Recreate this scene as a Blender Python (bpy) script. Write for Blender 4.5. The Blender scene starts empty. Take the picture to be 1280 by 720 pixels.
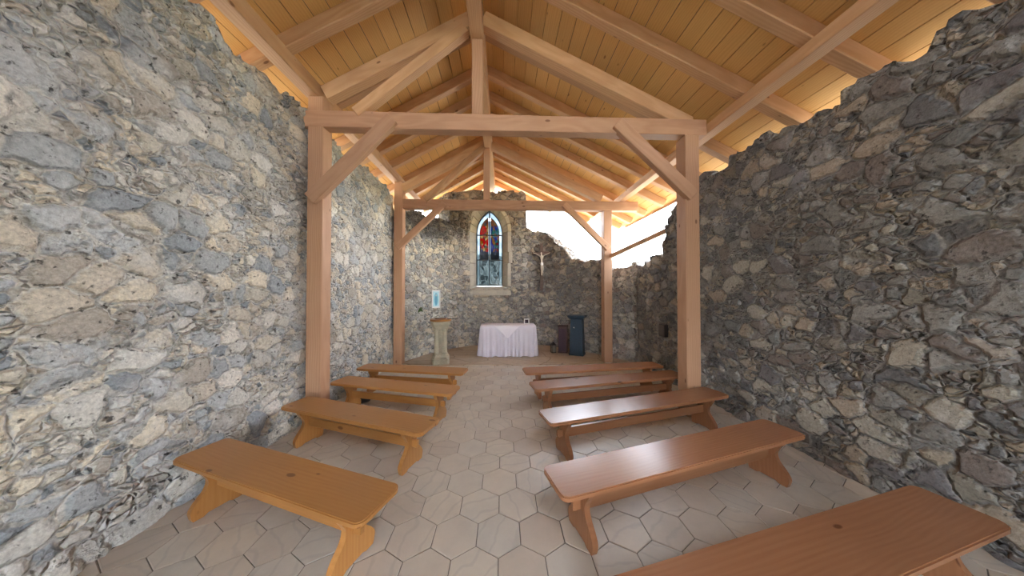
import bpy, bmesh, math, random
import numpy as np
from mathutils import Vector, Matrix, noise
random.seed(7)
S = bpy.context.scene
COL = S.collection
PI = math.pi

# ------------------------------------------------------------------ camera, sky, sun, exposure
EYE = 1.717
cam_data = bpy.data.cameras.new('camera')
cam_data.sensor_width = 36.0
cam_data.lens = 36.0 * 332.4 / 1280.0
cam_data.clip_start = 0.02
cam_data.clip_end = 2000
cam = bpy.data.objects.new('camera', cam_data)
COL.objects.link(cam)
cam.location = (0, 0, EYE)
cam.rotation_euler = (math.radians(90.75), 0, math.radians(-2.09))
S.camera = cam

S.view_settings.view_transform = 'Standard'
S.view_settings.look = 'None'
S.view_settings.gamma = 1.0
S.view_settings.use_curve_mapping = False
S.view_settings.exposure = 3.48

world = bpy.data.worlds.new('sky')
S.world = world
world.use_nodes = True
wn = world.node_tree
wn.nodes.clear()
wo = wn.nodes.new('ShaderNodeOutputWorld')
wb = wn.nodes.new('ShaderNodeBackground')
wg = wn.nodes.new('ShaderNodeTexCoord')
wx = wn.nodes.new('ShaderNodeSeparateXYZ')
wr = wn.nodes.new('ShaderNodeValToRGB')
wr.color_ramp.elements[0].position = 0.0
wr.color_ramp.elements[0].color = (0.96, 0.98, 1.0, 1)
wr.color_ramp.elements[1].position = 0.9
wr.color_ramp.elements[1].color = (0.60, 0.76, 1.0, 1)
wn.links.new(wg.outputs['Generated'], wx.inputs[0])
wn.links.new(wx.outputs['Z'], wr.inputs['Fac'])
wn.links.new(wr.outputs['Color'], wb.inputs['Color'])
wb.inputs['Strength'].default_value = 2.3
wn.links.new(wb.outputs[0], wo.inputs['Surface'])

sun_data = bpy.data.lights.new('sun', 'SUN')
sun_data.energy = 5.5
sun_data.angle = 0.01
sun_data.color = (1.0, 0.93, 0.80)
sun = bpy.data.objects.new('sun', sun_data)
COL.objects.link(sun)
_az = math.radians(55)      # from straight ahead towards the right
_el = math.radians(66)
_d = Vector((math.sin(_az) * math.cos(_el), math.cos(_az) * math.cos(_el), math.sin(_el)))
sun.rotation_euler = _d.to_track_quat('Z', 'Y').to_euler()

# ------------------------------------------------------------------ node helpers
class NT:
    def __init__(self, name):
        self.m = bpy.data.materials.new(name)
        self.m.use_nodes = True
        self.t = self.m.node_tree
        self.t.nodes.clear()
        self.out = self.t.nodes.new('ShaderNodeOutputMaterial')
    def n(self, kind, **kw):
        nd = self.t.nodes.new('ShaderNode' + kind)
        ins = kw.pop('ins', {})
        for k, v in kw.items():
            setattr(nd, k, v)
        for k, v in ins.items():
            self.set(nd.inputs[k], v)
        return nd
    def set(self, sock, v):
        if isinstance(v, bpy.types.NodeSocket):
            self.t.links.new(v, sock)
        else:
            sock.default_value = v
    def math(self, op, a, b=0.0, c=0.0, clamp=False):
        nd = self.n('Math', operation=op, use_clamp=clamp)
        self.set(nd.inputs[0], a); self.set(nd.inputs[1], b)
        if op in ('MULTIPLY_ADD', 'SMOOTH_MIN', 'WRAP', 'COMPARE'):
            self.set(nd.inputs[2], c)
        return nd.outputs[0]
    def mix(self, f, a, b, blend='MIX'):
        nd = self.n('Mix', data_type='RGBA', blend_type=blend)
        self.set(nd.inputs[0], f); self.set(nd.inputs[6], a); self.set(nd.inputs[7], b)
        return nd.outputs[2]
    def ramp(self, f, stops, interp='LINEAR'):
        nd = self.n('ValToRGB')
        cr = nd.color_ramp
        cr.interpolation = interp
        while len(cr.elements) < len(stops):
            cr.elements.new(0.5)
        for e, (p, c) in zip(cr.elements, stops):
            e.position = p
            e.color = (c[0], c[1], c[2], 1) if not isinstance(c, (int, float)) else (c, c, c, 1)
        self.set(nd.inputs['Fac'], f)
        return nd.outputs['Color']
    def rng(self, v, a, b, c, d, kind='LINEAR'):
        nd = self.n('MapRange', interpolation_type=kind)
        for i, x in enumerate((v, a, b, c, d)):
            self.set(nd.inputs[i], x)
        return nd.outputs[0]
    def mapping(self, vec, loc=(0, 0, 0), rot=(0, 0, 0), scale=(1, 1, 1)):
        nd = self.n('Mapping')
        self.set(nd.inputs[0], vec); self.set(nd.inputs[1], loc)
        self.set(nd.inputs[2], rot); self.set(nd.inputs[3], scale)
        return nd.outputs[0]
    def noise(self, vec, scale, detail=4, rough=0.5, dist=0.0, out='Fac'):
        nd = self.n('TexNoise')
        self.set(nd.inputs['Vector'], vec)
        nd.inputs['Scale'].default_value = scale
        nd.inputs['Detail'].default_value = detail
        nd.inputs['Roughness'].default_value = rough
        nd.inputs['Distortion'].default_value = dist
        return nd.outputs[out]
    def vadd(self, a, b, op='ADD'):
        nd = self.n('VectorMath', operation=op)
        self.set(nd.inputs[0], a); self.set(nd.inputs[1], b)
        return nd.outputs[0]
    def bsdf(self, color, rough=0.6, spec=0.4, normal=None, metal=0.0, coat=0.0, trans=0.0):
        nd = self.n('BsdfPrincipled')
        self.set(nd.inputs['Base Color'], color if isinstance(color, bpy.types.NodeSocket) else (*color[:3], 1))
        self.set(nd.inputs['Roughness'], rough)
        nd.inputs['Specular IOR Level'].default_value = spec
        nd.inputs['Metallic'].default_value = metal
        nd.inputs['Coat Weight'].default_value = coat
        nd.inputs['Coat Roughness'].default_value = 0.25
        nd.inputs['Transmission Weight'].default_value = trans
        if normal is not None:
            self.set(nd.inputs['Normal'], normal)
        self.t.links.new(nd.outputs[0], self.out.inputs['Surface'])
        return nd
    def bump(self, h, strength=0.3, dist=0.01):
        nd = self.n('Bump')
        nd.inputs['Strength'].default_value = strength
        nd.inputs['Distance'].default_value = dist
        self.set(nd.inputs['Height'], h)
        return nd.outputs[0]

def plain(name, color, rough=0.6, spec=0.4, metal=0.0, var=0.08, scale=25.0):
    t = NT(name)
    tc = t.n('TexCoord').outputs['Object']
    f = t.noise(tc, scale, 4, 0.6)
    c = t.mix(t.rng(f, 0.3, 0.7, 0, 1), (*[x * (1 - var) for x in color], 1), (*[min(1, x * (1 + var)) for x in color], 1))
    t.bsdf(c, rough, spec, t.bump(f, 0.15, 0.004), metal)
    return t.m

# ------------------------------------------------------------------ materials
def wood(name, light, dark, rough=0.55, coat=0.0, knot=1.0, planks=None, grain=0.4):
    """pine; grain runs along local X"""
    t = NT(name)
    tc = t.n('TexCoord').outputs['Object']
    rnd = t.n('ObjectInfo').outputs['Random']
    off = t.n('CombineXYZ')
    t.set(off.inputs[0], t.math('MULTIPLY', rnd, 37.0))
    t.set(off.inputs[1], t.math('MULTIPLY', rnd, 11.0))
    v = t.vadd(tc, off.outputs[0])
    pid = None
    if planks:
        sp = t.n('SeparateXYZ'); t.set(sp.inputs[0], tc)
        pid = t.math('FLOOR', t.math('DIVIDE', sp.outputs[1], planks))
        wn_ = t.n('TexWhiteNoise', noise_dimensions='1D'); t.set(wn_.inputs['W'], pid)
        v = t.vadd(v, wn_.outputs['Color'])
        po = t.n('CombineXYZ'); t.set(po.inputs[0], t.math('MULTIPLY', wn_.outputs['Value'], 50.0))
        v = t.vadd(v, po.outputs[0])
    warp = t.noise(t.mapping(v, scale=(0.8, 3, 3)), 1.0, 2, 0.5, out='Color')
    vs = t.vadd(t.mapping(v, scale=(0.55, 9, 9)), t.mapping(warp, scale=(0.3, 1.6, 1.6)))
    w = t.n('TexWave', wave_type='RINGS', rings_direction='X')
    t.set(w.inputs['Vector'], vs)
    w.inputs['Scale'].default_value = 1.3
    w.inputs['Distortion'].default_value = 2.2
    w.inputs['Detail'].default_value = 2
    fine = t.noise(t.mapping(v, scale=(2, 60, 60)), 1.0, 3, 0.6)
    g = t.math('ADD', t.math('MULTIPLY', w.outputs['Fac'], grain), t.math('MULTIPLY', fine, 1.0 - grain))
    col = t.mix(t.rng(g, 0.15, 0.95, 0, 1), (*light, 1), (*dark, 1))
    big = t.noise(v, 0.9, 3, 0.6)
    col = t.mix(t.rng(big, 0.35, 0.7, 0, 0.45), col, (*[a * 0.5 + b * 0.3 for a, b in zip(dark, light)], 1))
    # knots
    kv = t.n('TexVoronoi', feature='F1')
    t.set(kv.inputs['Vector'], t.mapping(v, scale=(3.6, 7.5, 7.5)))
    kv.inputs['Scale'].default_value = 1.0
    ks = t.n('SeparateColor'); t.set(ks.inputs[0], kv.outputs['Color'])
    rad = t.rng(ks.outputs[0], 0.30, 1.0, 0.0, 0.15 * knot)
    km = t.rng(t.math('SUBTRACT', kv.outputs['Distance'], rad), -0.03, 0.02, 1, 0)
    km = t.math('MULTIPLY', km, t.math('GREATER_THAN', rad, 0.01))
    col = t.mix(t.math('MULTIPLY', km, 0.8), col, (dark[0] * 0.35, dark[1] * 0.25, dark[2] * 0.2, 1))
    if pid is not None:
        wn2 = t.n('TexWhiteNoise', noise_dimensions='1D'); t.set(wn2.inputs['W'], t.math('ADD', pid, 17.3))
        col = t.mix(t.rng(wn2.outputs['Value'], 0, 1, 0.0, 0.38), col, (dark[0] * 0.85, dark[1] * 0.8, dark[2] * 0.7, 1))
    hv = t.rng(rnd, 0, 1, 0.85, 1.1)
    mul = t.n('CombineXYZ')
    for i in range(3): t.set(mul.inputs[i], hv)
    col = t.mix(1.0, col, mul.outputs[0], 'MULTIPLY')
    t.bsdf(col, rough, 0.35, t.bump(g, 0.18, 0.002), coat=coat)
    return t.m

M = {}
M['pine'] = wood('pine_beam', (0.68, 0.43, 0.24), (0.54, 0.30, 0.145))
M['pine_post'] = wood('pine_post', (0.58, 0.35, 0.215), (0.46, 0.25, 0.14))
M['plank'] = wood('pine_planks', (0.80, 0.505, 0.19), (0.66, 0.365, 0.12), rough=0.6, knot=0.9, planks=0.205)
M['bench_l'] = wood('varnished_pine_gold', (0.47, 0.225, 0.070), (0.37, 0.155, 0.040), rough=0.32, coat=0.15, knot=1.0, grain=0.22)
M['bench_r'] = wood('varnished_pine_red', (0.38, 0.175, 0.085), (0.28, 0.115, 0.05), rough=0.27, coat=0.25, knot=1.0, grain=0.22)
M['dark_wood'] = wood('dark_stained_wood', (0.10, 0.05, 0.045), (0.05, 0.025, 0.025), rough=0.5)

def masonry(name, palette, mortar, scale=5.2, zones=(), disp=0.045, mortar_w=0.045, deep=0.5, pits=0.8, lime=0.25):
    """rubble wall: irregular stones of two sizes in rough mortar; zones = stains, tints and painted light or shade (centre, radius, colour, amount)"""
    t = NT(name)
    tc = t.n('TexCoord').outputs['Object']
    w1 = t.noise(tc, 3.0, 3, 0.6, out='Color')
    w2 = t.noise(tc, 14.0, 2, 0.5, out='Color')
    v = t.vadd(tc, t.mapping(w1, loc=(-0.075, -0.075, -0.075), scale=(0.15, 0.15, 0.15)))
    v = t.vadd(v, t.mapping(w2, loc=(-0.02, -0.02, -0.02), scale=(0.045, 0.045, 0.045)))
    v = t.mapping(v, scale=(1, 1, 1.35))
    def cells(s, off):
        a = t.n('TexVoronoi', feature='F1'); b = t.n('TexVoronoi', feature='DISTANCE_TO_EDGE')
        for q in (a, b):
            t.set(q.inputs['Vector'], t.mapping(v, loc=off))
            q.inputs['Scale'].default_value = s
            q.inputs['Randomness'].default_value = 1.0
        return a.outputs['Color'], b.outputs['Distance']
    ca, da = cells(scale, (0, 0, 0))
    cb, db = cells(scale * 2.1, (3, 5, 7))
    sa = t.n('SeparateColor'); t.set(sa.inputs[0], ca)
    sb = t.n('SeparateColor'); t.set(sb.inputs[0], cb)
    pick = t.math('GREATER_THAN', sa.outputs[2], 0.62)       # these big cells are filled with small rubble
    da2 = t.math('DIVIDE', da, 1.0)
    db2 = t.math('MINIMUM', t.math('DIVIDE', db, 1.25), t.math('MULTIPLY', da, 2.0))
    dist = t.n('Mix', data_type='FLOAT'); t.set(dist.inputs[0], pick); t.set(dist.inputs[2], da2); t.set(dist.inputs[3], db2)
    dist = dist.outputs[0]
    idv = t.n('Mix', data_type='FLOAT'); t.set(idv.inputs[0], pick); t.set(idv.inputs[2], sa.outputs[0]); t.set(idv.inputs[3], sb.outputs[0])
    idv = idv.outputs[0]
    nz = t.noise(tc, 9.0, 6, 0.65)
    fine = t.noise(tc, 45.0, 5, 0.7)
    edge = t.math('ADD', dist, t.rng(nz, 0.3, 0.7, -0.03, 0.03))
    mask = t.rng(edge, mortar_w * 0.5, mortar_w * 1.7, 0, 1, 'SMOOTHSTEP')
    n_ = len(palette)
    stone = t.ramp(idv, [(i / n_, c) for i, c in enumerate(palette)], 'CONSTANT')
    fv = t.rng(fine, 0.25, 0.75, 0.62, 1.3)
    cf = t.n('CombineXYZ')
    for i in range(3): t.set(cf.inputs[i], fv)
    stone = t.mix(1.0, stone, cf.outputs[0], 'MULTIPLY')
    mo = t.mix(t.rng(nz, 0.32, 0.52, 0, 1), (*[x * deep for x in mortar], 1), (*mortar, 1))
    mo = t.mix(0.8, mo, cf.outputs[0], 'MULTIPLY')
    col = t.mix(mask, mo, stone)
    # weathering in broad irregular patches
    big = t.noise(tc, 0.8, 4, 0.6)
    col = t.mix(t.rng(big, 0.45, 0.68, 0, 0.55), col, t.mix(1.0, col, (0.42, 0.42, 0.44, 1), 'MULTIPLY'))
    lm = t.rng(t.noise(tc, 1.7, 5, 0.7), 0.50, 0.66, 0, lime)
    col = t.mix(lm, col, t.mix(0.7, (0.66, 0.67, 0.66, 1), cf.outputs[0], 'MULTIPLY'))
    pit = t.rng(t.noise(tc, 22.0, 3, 0.6), 0.30, 0.40, 1, 0)
    col = t.mix(t.math('MULTIPLY', pit, pits), col, (0.03, 0.028, 0.026, 1))
    for (c, r, tint, amt) in zones:
        dv = t.n('VectorMath', operation='SUBTRACT'); t.set(dv.inputs[0], tc); dv.inputs[1].default_value = c
        dm = t.n('VectorMath', operation='DIVIDE'); t.set(dm.inputs[0], dv.outputs[0]); dm.inputs[1].default_value = r
        ln = t.n('VectorMath', operation='LENGTH'); t.set(ln.inputs[0], dm.outputs[0])
        q = t.math('ADD', ln.outputs['Value'], t.rng(nz, 0.3, 0.7, -0.3, 0.3))
        q = t.rng(q, 0.75, 1.15, amt, 0)
        col = t.mix(q, col, t.mix(1.0, col, (*tint, 1), 'MULTIPLY'))
    h = t.math('ADD', t.math('MULTIPLY', t.rng(edge, 0.0, 0.16, 0, 1, 'SMOOTHSTEP'), 0.75),
               t.math('ADD', t.math('MULTIPLY', nz, 0.45), t.math('MULTIPLY', idv, 0.25)))
    t.bsdf(col, 0.92, 0.2, t.bump(fine, 0.5, 0.012))
    dp = t.n('Displacement')
    t.set(dp.inputs['Height'], h); dp.inputs['Midlevel'].default_value = 0.7; dp.inputs['Scale'].default_value = disp
    t.t.links.new(dp.outputs[0], t.out.inputs['Displacement'])
    t.m.displacement_method = 'BOTH'
    return t.m

pal_light = [(0.60, 0.56, 0.47), (0.72, 0.65, 0.52), (0.42, 0.44, 0.44), (0.68, 0.66, 0.60), (0.33, 0.36, 0.38),
             (0.76, 0.68, 0.54), (0.52, 0.54, 0.54), (0.62, 0.56, 0.46), (0.46, 0.42, 0.36), (0.78, 0.74, 0.66)]
pal_apse = [(0.50, 0.46, 0.38), (0.62, 0.54, 0.41), (0.35, 0.34, 0.32), (0.56, 0.52, 0.46), (0.28, 0.27, 0.26),
           (0.64, 0.55, 0.42), (0.44, 0.42, 0.37), (0.38, 0.32, 0.27), (0.68, 0.64, 0.55), (0.33, 0.32, 0.31)]
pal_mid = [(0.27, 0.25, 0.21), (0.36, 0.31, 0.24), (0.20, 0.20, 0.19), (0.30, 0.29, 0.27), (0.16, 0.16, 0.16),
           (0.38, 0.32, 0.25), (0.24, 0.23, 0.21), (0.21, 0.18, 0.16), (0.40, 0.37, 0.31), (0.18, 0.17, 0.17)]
M['stone_left'] = masonry('rubble_masonry_pale', pal_light, (0.66, 0.64, 0.58), deep=0.33, pits=0.85, scale=4.6, lime=0.6)
M['stone_apse'] = masonry('rubble_masonry_apse', pal_apse, (0.52, 0.49, 0.43), deep=0.4,
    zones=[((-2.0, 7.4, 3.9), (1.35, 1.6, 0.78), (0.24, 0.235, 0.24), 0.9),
           ((-2.2, 7.0, 1.7), (0.9, 1.6, 1.8), (1.3, 1.35, 1.35), 0.8),  # brightness of the left apse painted into the stone colour
           ((1.9, 7.8, 2.0), (1.7, 2.2, 2.4), (0.58, 0.58, 0.62), 0.8),  # dimness of the backlit right side painted into the stone colour
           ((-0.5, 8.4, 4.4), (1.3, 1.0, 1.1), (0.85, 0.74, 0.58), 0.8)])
M['stone_right'] = masonry('rubble_masonry_shaded', pal_mid, (0.30, 0.29, 0.27), scale=4.6)  # apse palette darkened: shade of the backlit side put into the stone colours

def dressed(name, base, alt, rough=0.8):
    t = NT(name)
    tc = t.n('TexCoord').outputs['Object']
    rnd = t.n('ObjectInfo').outputs['Random']
    f = t.noise(tc, 6, 6, 0.65)
    g = t.noise(tc, 40, 4, 0.7)
    c = t.mix(t.rng(f, 0.35, 0.65, 0, 1), (*base, 1), (*alt, 1))
    c = t.mix(t.rng(g, 0.3, 0.7, 0.3, 0), c, (base[0] * 0.4, base[1] * 0.4, base[2] * 0.4, 1))
    t.bsdf(c, rough, 0.25, t.bump(t.math('ADD', f, t.math('MULTIPLY', g, 0.4)), 0.5, 0.01))
    return t.m
M['ashlar'] = dressed('dressed_limestone', (0.58, 0.53, 0.43), (0.46, 0.43, 0.37))
M['ashlar_warm'] = dressed('dressed_limestone_warm', (0.66, 0.58, 0.40), (0.54, 0.48, 0.34))
M['font_stone'] = dressed('carved_limestone', (0.56, 0.50, 0.36), (0.44, 0.41, 0.31))

def tile_mat():
    t = NT('hexagonal_marble_tile')
    uv = t.n('UVMap', uv_map='tile_uv').outputs[0]
    at = t.n('Attribute', attribute_name='tile_shade')
    col0 = t.ramp(at.outputs['Fac'], [(0.0, (0.48, 0.40, 0.32)), (0.3, (0.54, 0.47, 0.385)), (0.55, (0.58, 0.50, 0.40)),
                                      (0.8, (0.52, 0.475, 0.405)), (1.0, (0.56, 0.465, 0.355))])
    wv = t.n('TexWave', wave_type='BANDS', bands_direction='X')
    t.set(wv.inputs['Vector'], uv)
    wv.inputs['Scale'].default_value = 2.6
    wv.inputs['Distortion'].default_value = 9.0
    wv.inputs['Detail'].default_value = 3
    wv.inputs['Detail Scale'].default_value = 0.8
    vein = t.math('MULTIPLY', t.rng(wv.outputs['Fac'], 0.88, 1.0, 0, 0.22), t.math('GREATER_THAN', t.math('FRACT', t.math('MULTIPLY', at.outputs['Fac'], 7.31)), 0.45))
    col = t.mix(vein, col0, (0.24, 0.225, 0.215, 1))
    f = t.noise(uv, 4.0, 6, 0.65)
    col = t.mix(t.rng(f, 0.35, 0.7, 0, 0.35), col, (0.33, 0.29, 0.24, 1))
    t.bsdf(col, t.rng(f, 0.3, 0.7, 0.28, 0.5), 0.45, t.bump(f, 0.06, 0.01))
    return t.m
M['tile'] = tile_mat()
M['grout'] = plain('grout', (0.16, 0.14, 0.12), 0.95)

def flag_mat():
    t = NT('worn_sandstone_floor')
    tc = t.n('TexCoord').outputs['Object']
    v = t.vadd(tc, t.mapping(t.noise(tc, 3, 2, 0.5, out='Color'), scale=(0.08, 0.08, 0)))
    b = t.n('TexVoronoi', feature='DISTANCE_TO_EDGE'); t.set(b.inputs['Vector'], t.mapping(v, scale=(1.0, 1.9, 0)))
    b.inputs['Scale'].default_value = 1.2
    a = t.n('TexVoronoi', feature='F1'); t.set(a.inputs['Vector'], t.mapping(v, scale=(1.0, 1.9, 0)))
    a.inputs['Scale'].default_value = 1.2
    sc = t.n('SeparateColor'); t.set(sc.inputs[0], a.outputs['Color'])
    c = t.ramp(sc.outputs[0], [(0, (0.48, 0.38, 0.27)), (0.5, (0.53, 0.42, 0.31)), (1, (0.46, 0.38, 0.29))])
    f = t.noise(tc, 7, 6, 0.7)
    c = t.mix(t.rng(f, 0.35, 0.7, 0, 0.4), c, (0.28, 0.22, 0.16, 1))
    c = t.mix(t.rng(b.outputs['Distance'], 0.008, 0.02, 0.7, 0), c, (0.18, 0.14, 0.10, 1))
    t.bsdf(c, 0.6, 0.35, t.bump(f, 0.2, 0.01))
    return t.m
M['flags'] = flag_mat()

def cloth_mat(name, c):
    t = NT(name)
    tc = t.n('TexCoord').outputs['Object']
    w = t.noise(tc, 160, 2, 0.5)
    f = t.noise(tc, 3, 3, 0.6)
    col = t.mix(t.rng(f, 0.3, 0.7, 0, 1), (*c, 1), (c[0] * 0.92, c[1] * 0.91, c[2] * 0.93, 1))
    t.bsdf(col, 0.85, 0.15, t.bump(w, 0.1, 0.001))
    return t.m
M['linen'] = cloth_mat('white_linen', (0.70, 0.66, 0.72))
M['linen2'] = cloth_mat('white_lace_linen', (0.80, 0.75, 0.79))

M['lead'] = plain('window_lead', (0.06, 0.075, 0.085), 0.5, 0.4)
M['white_paint'] = plain('white_painted_frame', (0.80, 0.80, 0.78), 0.5)
M['navy'] = plain('dark_blue_painted_metal', (0.012, 0.035, 0.060), 0.45, 0.5, var=0.2)
M['maroon'] = plain('dark_purple_board', (0.045, 0.022, 0.035), 0.6, var=0.2)
M['black'] = plain('black_plastic', (0.02, 0.02, 0.022), 0.5)
M['corpus'] = plain('pale_carved_figure', (0.62, 0.56, 0.47), 0.7)
M['cross_wood'] = wood('dark_cross_wood', (0.13, 0.085, 0.07), (0.08, 0.05, 0.04))
M['leaf'] = plain('fern_green', (0.07, 0.13, 0.03), 0.7, var=0.4)
M['wax'] = plain('ivory_wax', (0.80, 0.74, 0.62), 0.4)
M['iron'] = plain('roof_covering', (0.10, 0.09, 0.085), 0.7)
M['grass'] = plain('sunlit_meadow', (0.42, 0.42, 0.24), 0.95, var=0.25, scale=0.4)
M['hill'] = plain('hazy_hillside', (0.15, 0.175, 0.165), 0.95, var=0.2, scale=0.05)

def glass_mat(name, stops, cell, lead_col=(0.02, 0.025, 0.03), lead_w=0.03, anis=(1, 1, 1), dens=0.45):
    """leaded glass: transparent tinted quarries between dark cames"""
    t = NT(name)
    tc = t.n('TexCoord').outputs['Object']
    v = t.mapping(tc, scale=anis)
    a = t.n('TexVoronoi', feature='F1'); b = t.n('TexVoronoi', feature='DISTANCE_TO_EDGE')
    for q in (a, b):
        t.set(q.inputs['Vector'], v); q.inputs['Scale'].default_value = cell
    sc = t.n('SeparateColor'); t.set(sc.inputs[0], a.outputs['Color'])
    c = t.ramp(sc.outputs[0], [(p, tuple(x * dens for x in q)) for p, q in stops], 'CONSTANT')
    c = t.mix(t.rng(b.outputs['Distance'], lead_w * 0.6, lead_w, 1, 0), c, (*lead_col, 1))
    tr = t.n('BsdfTransparent'); t.set(tr.inputs[0], c)
    gl = t.n('BsdfGlossy'); gl.inputs['Roughness'].default_value = 0.15; gl.inputs['Color'].default_value = (0.5, 0.5, 0.5, 1)
    mx = t.n('MixShader'); mx.inputs[0].default_value = 0.05
    t.t.links.new(tr.outputs[0], mx.inputs[1]); t.t.links.new(gl.outputs[0], mx.inputs[2])
    t.t.links.new(mx.outputs[0], t.out.inputs['Surface'])
    return t.m
M['glass_red'] = glass_mat('stained_glass_red', [(0, (0.30, 0.004, 0.006)), (0.28, (0.22, 0.13, 0.01)), (0.42, (0.32, 0.02, 0.01)),
    (0.62, (0.30, 0.24, 0.14)), (0.72, (0.02, 0.05, 0.03)), (0.8, (0.30, 0.01, 0.03)), (0.92, (0.02, 0.04, 0.12))], 13, anis=(1, 1, 0.75))
M['glass_blue'] = glass_mat('stained_glass_blue', [(0, (0.01, 0.06, 0.20)), (0.25, (0.18, 0.02, 0.02)), (0.38, (0.02, 0.14, 0.12)),
    (0.58, (0.03, 0.05, 0.22)), (0.72, (0.22, 0.13, 0.04)), (0.85, (0.03, 0.15, 0.17))], 13, anis=(1, 1, 0.75))
M['glass_amber'] = glass_mat('stained_glass_amber', [(0, (0.20, 0.10, 0.03)), (0.35, (0.16, 0.11, 0.09)), (0.55, (0.22, 0.16, 0.08)),
    (0.75, (0.12, 0.05, 0.03)), (0.9, (0.10, 0.11, 0.12))], 14)
M['glass_grey'] = glass_mat('leaded_clear_glass', [(0, (0.19, 0.205, 0.215)), (0.35, (0.12, 0.135, 0.145)), (0.7, (0.24, 0.255, 0.265))], 7.5,
    lead_col=(0.30, 0.32, 0.33), lead_w=0.03, dens=0.75)
M['glass_dark'] = glass_mat('leaded_dark_glass', [(0, (0.05, 0.07, 0.09)), (0.35, (0.03, 0.04, 0.06)), (0.7, (0.09, 0.10, 0.12))], 10)
M['glass_clear'] = glass_mat('clear_border_glass', [(0, (0.55, 0.60, 0.64)), (0.5, (0.45, 0.52, 0.56))], 5, lead_col=(0.1, 0.12, 0.14), lead_w=0.012, dens=0.4)
tt = NT('lantern_glass')
tt.bsdf((0.75, 0.8, 0.78), 0.08, 0.5, trans=0.7)
M['lantern_glass'] = tt.m

def icon_mat():
    t = NT('pale_blue_printed_icon')
    tc = t.n('TexCoord').outputs['Object']
    def ell(cx, cz, rx, rz):
        s = t.n('VectorMath', operation='SUBTRACT'); t.set(s.inputs[0], tc); s.inputs[1].default_value = (cx, 0, cz)
        m = t.n('VectorMath', operation='MULTIPLY'); t.set(m.inputs[0], s.outputs[0]); m.inputs[1].default_value = (1 / rx, 0, 1 / rz)
        l = t.n('VectorMath', operation='LENGTH'); t.set(l.inputs[0], m.outputs[0])
        return t.math('ADD', l.outputs['Value'], t.math('MULTIPLY', t.math('SUBTRACT', t.noise(tc, 25, 3, 0.6), 0.5), 0.35))
    base = (0.50, 0.74, 0.80, 1)
    c = t.mix(t.rng(ell(0, -0.01, 0.072, 0.19), 0.9, 1.0, 1, 0), base, (0.20, 0.52, 0.64, 1))
    c = t.mix(t.rng(ell(0, -0.02, 0.045, 0.15), 0.85, 1.0, 1, 0), c, (0.12, 0.36, 0.52, 1))
    c = t.mix(t.rng(ell(0, 0.10, 0.022, 0.03), 0.85, 1.0, 1, 0), c, (0.48, 0.55, 0.50, 1))
    t.bsdf(c, 0.5)
    return t.m
M['icon'] = icon_mat()

# ------------------------------------------------------------------ mesh helpers
def link_mesh(name, bm, mat, parent=None, matrix=None, smooth=False):
    me = bpy.data.meshes.new(name)
    bm.normal_update()
    bm.to_mesh(me); bm.free()
    if mat: me.materials.append(mat)
    if smooth:
        for p in me.polygons: p.use_smooth = True
    o = bpy.data.objects.new(name, me)
    COL.objects.link(o)
    if parent is not None:
        o.parent = parent
        if matrix is not None:
            o.matrix_local = parent.matrix_basis.inverted() @ matrix if parent.parent is None else matrix
    elif matrix is not None:
        o.matrix_basis = matrix
    return o

def empty(name, loc=(0, 0, 0), rz=0):
    o = bpy.data.objects.new(name, None)
    COL.objects.link(o)
    o.matrix_basis = Matrix.Translation(loc) @ Matrix.Rotation(rz, 4, 'Z')
    return o

def tag(o, label, cat, group=None, kind=None):
    if label: o['label'] = label
    if cat: o['category'] = cat
    if group: o['group'] = group
    if kind: o['kind'] = kind
    return o

def struct(o, label=None, cat=None):
    o['kind'] = 'structure'
    if label: o['label'] = label
    if cat: o['category'] = cat
    return o

def box_bm(sx, sy, sz, bevel=0.004, center=(0, 0, 0), bm=None, seg=1):
    b = bmesh.new()
    bmesh.ops.create_cube(b, size=1.0)
    for v in b.verts:
        v.co = Vector((v.co.x * sx + center[0], v.co.y * sy + center[1], v.co.z * sz + center[2]))
    if bevel > 0:
        bmesh.ops.bevel(b, geom=list(b.edges), offset=bevel, segments=seg, affect='EDGES', profile=0.5)
    if bm is None: return b
    me = bpy.data.meshes.new('t'); b.to_mesh(me); b.free(); bm.from_mesh(me); bpy.data.meshes.remove(me)
    return bm

def beam_matrix(p0, p1, up=Vector((0, 0, 1))):
    p0 = Vector(p0); p1 = Vector(p1)
    x = (p1 - p0).normalized()
    if abs(x.dot(up)) > 0.98: up = Vector((0, 1, 0))
    y = up.cross(x).normalized()
    z = x.cross(y)
    m = Matrix((x, y, z)).transposed().to_4x4()
    m.translation = (p0 + p1) / 2
    return m, (p1 - p0).length

def beam(name, p0, p1, w, h, mat, parent=None, up=Vector((0, 0, 1)), bevel=0.008):
    """timber from p0 to p1 (centre line), w across, h deep; local X is the grain"""
    m, L = beam_matrix(p0, p1, up)
    return link_mesh(name, box_bm(L, w, h, bevel), mat, parent, m)

def prism_bm(pts, depth, axis='Y', bevel=0.0):
    """closed outline in XZ (axis Y), YZ (axis X) or XY (axis Z) extruded symmetrically"""
    bm = bmesh.new()
    def P(a, b, d):
        return {'Y': (a, d, b), 'X': (d, a, b), 'Z': (a, b, d)}[axis]
    f = [bm.verts.new(P(a, b, -depth / 2)) for a, b in pts]
    g = [bm.verts.new(P(a, b, depth / 2)) for a, b in pts]
    bm.faces.new(f); bm.faces.new(list(reversed(g)))
    n = len(pts)
    for i in range(n):
        bm.faces.new((f[i], g[i], g[(i + 1) % n], f[(i + 1) % n]))
    bmesh.ops.recalc_face_normals(bm, faces=bm.faces)
    if bevel > 0:
        bmesh.ops.bevel(bm, geom=[e for e in bm.edges], offset=bevel, segments=2, affect='EDGES', profile=0.5)
    return bm

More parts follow.
